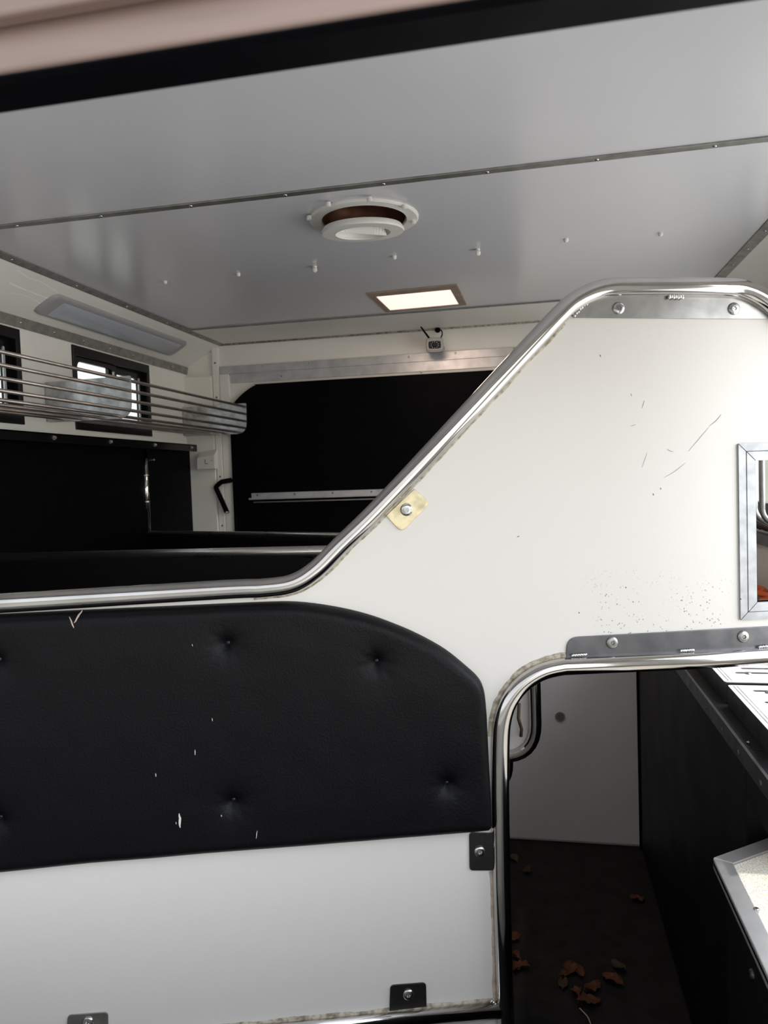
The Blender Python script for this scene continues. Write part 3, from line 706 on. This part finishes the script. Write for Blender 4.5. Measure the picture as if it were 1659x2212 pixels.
# camera on far wall
cm = thing('security_camera', FF.P(-.41, .575, .03), 'small grey wall camera with stub antenna above the ramp door', 'camera')
DC = .10
cc = FF.uv(939, 745, DC); fc = Frame(FF.P(cc[0], cc[1], DC), (1, .10, 0), (0, -.12, 1), (.10, -1, -.12))
def barrel(w, h, bul, r=.006): 
    pts = [(-w, -h * .85), (-w * .5, -h), (w * .5, -h), (w, -h * .85), (w * 1.03, 0), (w, h * .85), (w * .5, h), (-w * .5, h), (-w, h * .85), (-w * 1.03, 0)]
    return rounded(pts, r, 3)
bm = ringed(fc, [(barrel(.033, .029, 0), -.06), (barrel(.036, .031, 0), -.055), (barrel(.036, .031, 0), 0), (barrel(.034, .029, 0), .003)]); bm2 = bm
add('housing', bm, 'grey', cm, bevel=0)
bm = ringed(fc, [(barrel(.034, .024, 0), .003), (barrel(.033, .023, 0), .008), (barrel(.026, .0165, 0, .004), .008), (barrel(.026, .0165, 0, .004), .004)]); add('bezel', bm, 'fixture', cm)
bm = new(); lathe(bm, fc.P(0, 0, .004), fc.w, [(.010, 0), (.010, .004), (.006, .0045), (0, .003)], 20); add('lens', bm, 'blackgloss', cm, smooth=True)
bm = new(); plate(bm, fc, barrel(.0258, .0163, 0, .004), [], .0035, .0045); add('face_glass', bm, 'blackgloss', cm)
for k in range(10):
    a = k * math.pi / 5 + .3; bm = new(); dome(bm, fc.P(.0155 * math.cos(a), .0125 * math.sin(a), .0045), fc.w, .0016, .0012, 8); add('led', bm, 'plastic', cm, smooth=True)
bm = new(); fbox(bm, fc, .010, .034, .02, .031, -.085, .0) if False else tube(bm, [fc.P(.01, -.01, -.05), FF.P(cc[0] + .02, cc[1] + .0, .0)], .012, 12); add('mount_arm', bm, 'grey', cm, smooth=True)
at0, at1 = FF.uv(909, 706, DC - .02), FF.uv(929, 733, DC - .02)
bm = new(); tube(bm, [FF.P(*at1, DC - .02), FF.P(*at0, DC - .02)], [.0045, .0034], 10); add('antenna', bm, 'rubber', cm, smooth=True)
bl = FF.uv(945, 712, .02)
bm = new(); bmesh.ops.create_uvsphere(bm, u_segments=16, v_segments=10, radius=.0125, matrix=Matrix.Translation(FF.P(*bl, .012))); add('cable_grommet', bm, 'rubber', cm, smooth=True)
bm = new(); tube(bm, catmull([FF.P(*bl, .02), FF.P(bl[0] + .02, bl[1] - .01, .04), FF.P(bl[0] + .025, bl[1] - .035, .07), fc.P(.02, .022, -.03)], 5), .0028, 8); add('cable', bm, 'rubber', cm, smooth=True)
# round black vent on lower far wall
v_ = FF.uv(1210, 1548, .004); v_ = FF.uv(1210, 1548, .014); rv = thing('round_vent', FF.P(v_[0], v_[1], 0), 'small round dark perforated vent on the grey board seen through the opening', 'vent')
bm = new(); lathe(bm, FF.P(*v_, .012), FF.w, [(.021, 0), (.021, .002), (.018, .004), (0, .004)], 28); add('disc', bm, 'mark', rv, smooth=True, autosm=30)
for rad, n in ((.013, 9), (.006, 4)):
    for k in range(n):
        a = 2 * math.pi * k / n; bm = new(); dome(bm, FF.P(v_[0] + rad * math.cos(a), v_[1] + rad * math.sin(a), .016), FF.w, .0022, .001, 8); add('stud', bm, 'grey', rv, smooth=True)
bm = new(); lathe(bm, FF.P(*v_, .012), FF.w, [(.021, .002), (.0225, .003), (.020, .005), (.018, .004)], 28); add('rim', bm, 'grey', rv, smooth=True)
# light board on the lower right of the far wall
bm = new(); box(bm, (-.20, YF - .012, ZF + .012), (.408, YF - .001, -.55)); o = add('wall_board', bm, 'board', bevel=.001); props(o, 'pale grey board on the lower far wall seen through the opening', 'board')

# ------------------------------------------------------------------ ceiling things
vt = thing('roof_vent', (-.4, 1.86, ZC - .03), 'round white roof vent with turning knob in the ceiling', 'vent')
VC = Vector((-.404, 1.862, ZC))
bm = new(); lathe(bm, VC, (0, 0, -1), [(.137, 0), (.137, .003), (.133, .006), (.108, .006), (.106, .004), (.106, .0)], 64); add('flange', bm, 'plastic', vt, smooth=True, autosm=35)
bm = new(); lathe(bm, VC, (0, 0, -1), [(.1038, .002), (.1038, -.05), (0, -.05)], 48); add('duct', bm, 'copper', vt, smooth=True, autosm=35)
VD = VC + Vector((-.004, -.0, -.032)); 
bm = new(); lathe(bm, VD, (0, .10, -1), [(.075, -.012), (.098, -.012), (.104, -.003), (.1045, .0), (.102, .003), (.070, .004), (.067, .0)] , 64); knb = add('disc', bm, 'plastic', vt, smooth=True, autosm=35)
bm = new(); lathe(bm, VD, (0, .10, -1), [(.0695, .0045), (.063, -.012), (.040, -.026), (0, -.030)], 48); add('dish', bm, 'plastic', knb, smooth=True)
bm = new(); d = Vector((.86, .5, 0)).normalized(); q = Vector((d.y, -d.x, 0)); A = []; 
N = 16
for i in range(N + 1):
    s = -1 + 2 * i / N; L = .062 * s; depth = .002 - .027 * (1 - s * s) ** .5
    A.append((VD + d * L + q * (.001 + .030 * (1 - s * s)) + Vector((0, 0, -depth)), VD + d * L + Vector((0, 0, -.005)), VD + d * L + q * -.002 + Vector((0, 0, -depth))))
V3 = [[bm.verts.new(p) for p in a] for a in A]
for a, b in zip(V3, V3[1:]): bm.faces.new((a[0], a[1], b[1], b[0])); bm.faces.new((a[1], a[2], b[2], b[1]))
add('grip', bm, 'plastic', knb)
for px, py in ((668, 470), (709, 441), (798, 430), (873, 447), (893, 479)):
    p = onZ(px, py, ZC - .008); bm = new(); lathe(bm, (p.x, p.y, ZC - .004), (0, 0, -1), [(.006, 0), (.006, .004), (.0065, .005), (.0065, .009), (.004, .010), (0, .010)], 14); add('screw_cap', bm, 'plastic', vt, smooth=True, autosm=40)
# warm ceiling lamp
def ceil_lamp():
    t = thing('ceiling_lamp', (-.40, 2.74, ZC), 'lit rectangular warm ceiling lamp near the far wall', 'lamp')
    Fc = Frame((0, 0, ZC), (1, 0, 0), (0, 1, 0), (0, 0, -1))
    o_ = [(-.562, 2.592), (-.243, 2.578), (-.238, 2.885), (-.556, 2.900)]; i_ = [(-.540, 2.640), (-.272, 2.628), (-.266, 2.868), (-.533, 2.878)]
    bm = new(); plate(bm, Fc, o_, [i_], 0, .006); add('frame', bm, 'lampframe', t, bevel=.001)
    bm = new(); plate(bm, Fc, i_, [], .001, .003); add('lens', bm, 'lamp', t)
    for x, y in ((-.5, 2.9), (-.3, 2.885)):
        pass
    ld = bpy.data.lights.new('lamp_light', 'AREA'); ld.shape = 'RECTANGLE'; ld.size = .25; ld.size_y = .22; ld.energy = 3.6; ld.color = (1, .74, .58)
    l = bpy.data.objects.new('lamp_light', ld); COL.objects.link(l); l.parent = t; l.location = (0, .012, -.012)
ceil_lamp()
# white screw caps in a row across the ceiling
cap_txt = {0: 'leftmost of the seven white screw caps on the ceiling', 1: 'second white ceiling screw cap from the left, lower left of the vent', 2: 'white ceiling screw cap with a hanging hooked cover, below left of the vent',
           3: 'white ceiling screw cap directly above the warm lamp', 4: 'white ceiling screw cap with an open round cover, upper right of the warm lamp', 5: 'second white ceiling screw cap from the right, above the diagonal steel tube', 6: 'rightmost of the seven white screw caps on the ceiling'}
for i, (px, py) in enumerate(((357, 611), (515, 594), (680, 579), (852, 557), (1032, 542), (1223, 520), (1427, 507))):
    p = onZ(px, py, ZC - .005)
    t = thing('screw_cap', (p.x, p.y, ZC), cap_txt[i], 'screw cap', 'white screw caps across the ceiling')
    bm = new(); lathe(bm, (p.x, p.y, ZC), (0, 0, -1), [(.0065, 0), (.0065, .004), (.0055, .008), (.003, .0095), (0, .0095)], 14); add('cap', bm, 'plastic', t, smooth=True)
    if i in (2, 4):
        bm = new(); lathe(bm, (p.x + .001, p.y - .004, ZC - .012), (.2, -.9, -.5), [(.0075, 0), (.0075, .003), (.004, .005), (0, .005)], 14); add('hinged_cover', bm, 'plastic', t, smooth=True)

# ------------------------------------------------------------------ right side: locker, counter, tray, seat box
XB_ = .410; ZT = -.585
lk = thing('locker', (XB_ + .2, 2.3, ZF), 'long black locker with an edge strip along its top on the right side', 'cabinet')
bm = new(); box(bm, (XB_, 1.62, ZF), (XR - .002, YF - .002, ZT)); box(bm, (XB_, 1.475, -.69), (XR - .002, 1.6205, ZT)); add('carcass', bm, 'locker', lk, bevel=.002)
bm = new(); box(bm, (XB_ - .004, 1.455, ZT - .034), (XB_, YF - .002, ZT + .002)); box(bm, (XB_ - .004, 1.455, ZT), (XB_ + .003, YF - .002, ZT + .005)); es = add('edge_strip', bm, 'steeld', lk, bevel=.0008)
for y in (1.50, 1.66, 1.80, 1.96, 2.16, 2.36, 2.6, 2.85, 3.1):
    bm = new(); dome(bm, (XB_ - .004, y, ZT - .018), (-1, 0, 0), .005, .002); add('screw', bm, 'mark', es, smooth=True)
bm = new(); box(bm, (XB_ - .008, YF - .03, ZF), (XB_, YF - .014, ZT)); add('corner_strip', bm, 'rubber', lk)
for z in (-.95, -1.15, -1.35):
    bm = new(); dome(bm, (XB_ - .008, YF - .022, z), (-1, 0, 0), .004, .002); add('screw', bm, 'steel', lk, smooth=True)
def tray(y0, y1, label, name='slotted_tray'):
    x0, x1, z0, z1 = .446, .80, ZT + .002, -.532
    t = thing(name, (.6, (y0 + y1) / 2, z0), label, 'tray', 'slotted steel trays on the locker')
    Ft = Frame((0, 0, z1), (1, 0, 0), (0, 1, 0), (0, 0, 1)); holes = []
    n = int((y1 - y0 - .06) / .045)
    for k in range(n):
        y = y1 - .045 - k * .045; xa = x0 + .045
        if k % 2 == 1: xa += .025
        holes.append(rounded(rect(xa, x1 - .05, y - .0075, y + .0075), .0073, 4))
    bm = new(); plate(bm, Ft, rounded(rect(x0, x1, y0, y1), .008, 4), holes, -.002, 0); add('top', bm, 'tray', t)
    bm = new(); box(bm, (x0, y0 + .004, z0), (x0 + .002, y1 - .004, z1 - .001)); box(bm, (x0, y1 - .003, z0), (x1, y1 - .001, z1 - .001)); box(bm, (x0, y0 + .001, z0), (x1, y0 + .003, z1 - .001)); add('flange', bm, 'steeld', t)
    for x, y in ((x0 + .075, y1 - .062 - .0), (x0 + .075, y0 + .08)):
        bm = new(); dome(bm, (x, y, z1), (0, 0, 1), .008, .004); add('rivet', bm, 'steel', t, smooth=True)
    for k, xx in enumerate((x0 + .012, x0 + .02)):
        bm = new(); tube(bm, [(xx, y0 + .01, z1 + .0), (xx, y1 - .01, z1 + .0)], .0015, 6); add('pressed_rib', bm, 'tray', t, smooth=True)
    bm = new(); box(bm, (x0 + .01, y0 + .01, z0), (x1 - .01, y1 - .01, z0 + .004)); add('base', bm, 'rubber', t)
tray(1.57, 1.918, 'nearer slotted steel tray on top of the black locker')
tray(1.945, 2.53, 'farther slotted steel tray on the locker, mostly hidden behind the steel tube')
bm = new(); lathe(bm, (.425, 1.66, ZT + .002), (0, 0, 1), [(.004, 0), (.004, .002), (.002, .004), (0, .004)], 6); o = add('loose_nut', bm, 'screw'); props(o, 'tiny shiny nut lying in the gutter beside the slotted tray', 'nut')
# seat box in front
ZB = -.75
c0 = onZ(1540, 1855, ZB); c1 = onZ(1659, 1812, ZB)
sx = thing('step_box', (.5, 1.3, ZF), 'black box with metal edging and speckled cream top, lower right in front', 'box')
ddir = (c1 - c0).normalized(); B = c0 + ddir * .2
yn = .85
topp = [(c0.x, c0.y), (B.x, B.y), (XR - .02, B.y), (XR - .02, yn), (c0.x, yn)]
Fb = Frame((0, 0, ZB), (1, 0, 0), (0, 1, 0), (0, 0, 1))
def inset(poly, d):
    out = []; n = len(poly)
    for i in range(n):
        a, b, c = Vector(poly[i - 1]), Vector(poly[i]), Vector(poly[(i + 1) % n]); t0 = (b - a).normalized(); t1 = (c - b).normalized()
        n0, n1 = Vector((t0.y, -t0.x)), Vector((t1.y, -t1.x)); m = (n0 + n1).normalized(); out.append(tuple(b + m * (d / max(m.dot(n0), .2))))
    return out
ins = inset(topp, .032)
for i in range(5):
    j = (i + 1) % 5; bm = new(); a, b, c, d = Vector(topp[i]), Vector(topp[j]), Vector(ins[j]), Vector(ins[i])
    t = (b - a).normalized() * .0004; quad = [tuple(a + t), tuple(b - t), tuple(c - t), tuple(d + t)]
    plate(bm, Fb, quad, [], -.012, .002)
    # folded lip on the outside
    nn = Vector(((b - a).y, -(b - a).x)).normalized()
    o2 = [tuple(a), tuple(b), tuple(b + nn * .004), tuple(a + nn * .004)]
    plate(bm, Fb, o2, [], -.020, -.002)
    eb = add('edge_bar', bm, 'alu', sx, bevel=.003)
bm = new(); plate(bm, Fb, inset(topp, .033), [], -.012, -.002); add('top_inset', bm, 'speck', sx)
s_ = onZ(1634, 1967, ZB); bm = new(); torx_screw(bm, (s_.x, s_.y, ZB + .002), (0, 0, 1), .0052, (1, 0, 0), .0025); add('screw', bm, 'screw', sx, smooth=True, autosm=45)
bm = new(); plate(bm, Fb, inset(topp, .02), [], ZF - ZB, -.012); add('carcass', bm, 'locker', sx, bevel=.003)
# latch stud on box side
bm = new(); dome(bm, (ins[0][0] - .012, 1.30, ZB - .10), (-1, 0, 0), .01, .006); add('stud', bm, 'lug_dark', sx, smooth=True)

# ------------------------------------------------------------------ seen through the partition window: guard bars, ledge, rope
gb = thing('window_guard', (XR - .05, 2.7, -.15), 'bent steel guard bars in front of the right window, seen through the partition opening', 'guard')
for k, y in enumerate((2.42, 2.50, 2.58, 2.66, 2.74, 2.82, 2.90)):
    x = .70; y_ = y + .12
    bm = new(); tube(bm, smooth_path([(x, y_, .36), (x, y_, -.17), (XR - .004, y_ - .05, -.235)], .05, 6), .009, 12); add('bar', bm, 'steel', gb, smooth=True)
for z in (.36,):
    bm = new(); tube(bm, [(.70, 2.5, z), (.70, 3.06, z)], .009, 12); add('cross_bar', bm, 'steel', gb, smooth=True)
bm = new(); fbox(bm, FR, 2.40, 3.1, -.29, -.25, 0, .03); add('mounting_rail', bm, 'steeld', gb, bevel=.002)
# window in right wall
bm = new(); plate(bm, FR, rect(2.33, 3.19, -.19, .46), [rect(2.38, 3.14, -.14, .41)], -.03, .006); w3 = struct('window_3', bm, 'blackgloss', bevel=.002)
bm = new(); fbox(bm, FR, 2.37, 3.15, -.15, .42, -.016, -.012); add('pane', bm, 'glass', w3)
# frame of the side opening added for daylight, outside the view
bm = new(); plate(bm, FR, rect(.97, 2.30, -.51, .49), [DAYLIGHT_OPENING], -.03, .01); struct('daylight_opening', bm, 'alu', bevel=.002)
# orange rope on a ledge
bm = new(); box(bm, (.62, 2.56, -.50), (XR - .001, YF - .002, -.47)); box(bm, (.62, 2.58, ZT + .001), (.64, YF - .002, -.50)); o = add('ledge', bm, 'steeld', bevel=.002); props(o, 'dark ledge behind the partition window carrying an orange rope', 'ledge')
rp = [Vector((.72 + .07 * math.sin(k * 1.9) * (.6 + .4 * random.random()), 2.62 + .05 * k + .03 * math.cos(k * 2.3), -.452 + .012 * (k % 3))) for k in range(11)]
bm = new(); tube(bm, catmull(rp, 5), .010, 10); o = add('halter_rope', bm, 'rope', smooth=True); props(o, 'orange rope heaped on the dark ledge, seen through the partition window', 'rope')

# ------------------------------------------------------------------ leaves on the floor
def leaf_mesh(L, Wd, seed):
    rnd = random.Random(seed); bm = new(); N = 9; mid_ = []; A = []; Bv = []
    for i in range(N):
        s = i / (N - 1); w = Wd * math.sin(math.pi * min(1, s * .92 + .04)) ** .8 * (1 + .25 * rnd.uniform(-1, 1)); z = .004 + .010 * math.sin(s * 3 + seed) ** 2; y = L * (s - .5)
        mid_.append(bm.verts.new((.003 * math.sin(s * 5), y, z))); A.append(bm.verts.new((-w, y + .004, z + .006 + .005 * rnd.random()))); Bv.append(bm.verts.new((w, y + .004, z + .004 + .007 * rnd.random())))
    for i in range(N - 1): bm.faces.new((A[i], mid_[i], mid_[i + 1], A[i + 1])); bm.faces.new((mid_[i], Bv[i], Bv[i + 1], mid_[i + 1]))
    return bm
leafs = [((1110, 1853), .05, 'brown leaf on the floor right below the grey board, at the far left'), ((1140, 1878), .04, 'small dull leaf on the dark floor just in front of the far left leaf'),
    ((1108, 2024), .05, 'orange-brown leaf beside the steel upright, alone above the small pile'), ((1116, 2064), .035, 'pale curled leaf on top of the small pile beside the steel upright'), ((1128, 2085), .05, 'brown leaf at the bottom of the small pile beside the steel upright'), ((1112, 2090), .035, 'small leaf at the left edge of the pile beside the steel upright'),
    ((1232, 2092), .055, 'brown leaf at the top left of the middle leaf cluster'), ((1250, 2096), .045, 'brown leaf at the top right of the middle leaf cluster'), ((1218, 2103), .04, 'leaf at the left side of the middle leaf cluster'), ((1216, 2124), .04, 'thin pale leaf lying flat left of the middle leaf cluster'),
    ((1245, 2142), .04, 'small round leaf below the middle leaf cluster'), ((1278, 2132), .055, 'red-brown curled leaf upright between the round leaf and the large lone leaf'), ((1275, 2160), .065, 'largest orange leaf nearest the bottom of the view'), ((1325, 2115), .065, 'large orange-brown leaf alone right of the cluster'), ((1337, 2087), .05, 'olive brown leaf above the large lone leaf'),
    ((1378, 1940), .05, 'brown leaf against the foot of the black locker')]
for i, ((px, py), L, txt) in enumerate(leafs):
    p = onZ(px, py, ZF + .012); bm = leaf_mesh(L * 1.15, L * .36, i); a = random.uniform(0, 6.28)
    bmesh.ops.rotate(bm, cent=(0, 0, 0), matrix=Matrix.Rotation(a, 3, 'Z'), verts=bm.verts); bmesh.ops.translate(bm, vec=(p.x, p.y, ZF), verts=bm.verts)
    o = add('dry_leaf', bm, 'leaf' if i not in (1, 9, 14, 0) else 'leaf2', origin=(p.x, p.y, ZF)); props(o, txt, 'leaf', 'dry leaves on the floor')
bm = new(); p0, p1 = onZ(1252, 2178, ZF + .01), onZ(1276, 2212, ZF + .01); tube(bm, catmull([p0, p0.lerp(p1, .5) + Vector((.006, 0, 0)), p1], 4), .0016, 6)
o = add('straw', bm, 'chip', smooth=True); props(o, 'single pale straw on the dark floor below the largest leaf', 'straw')
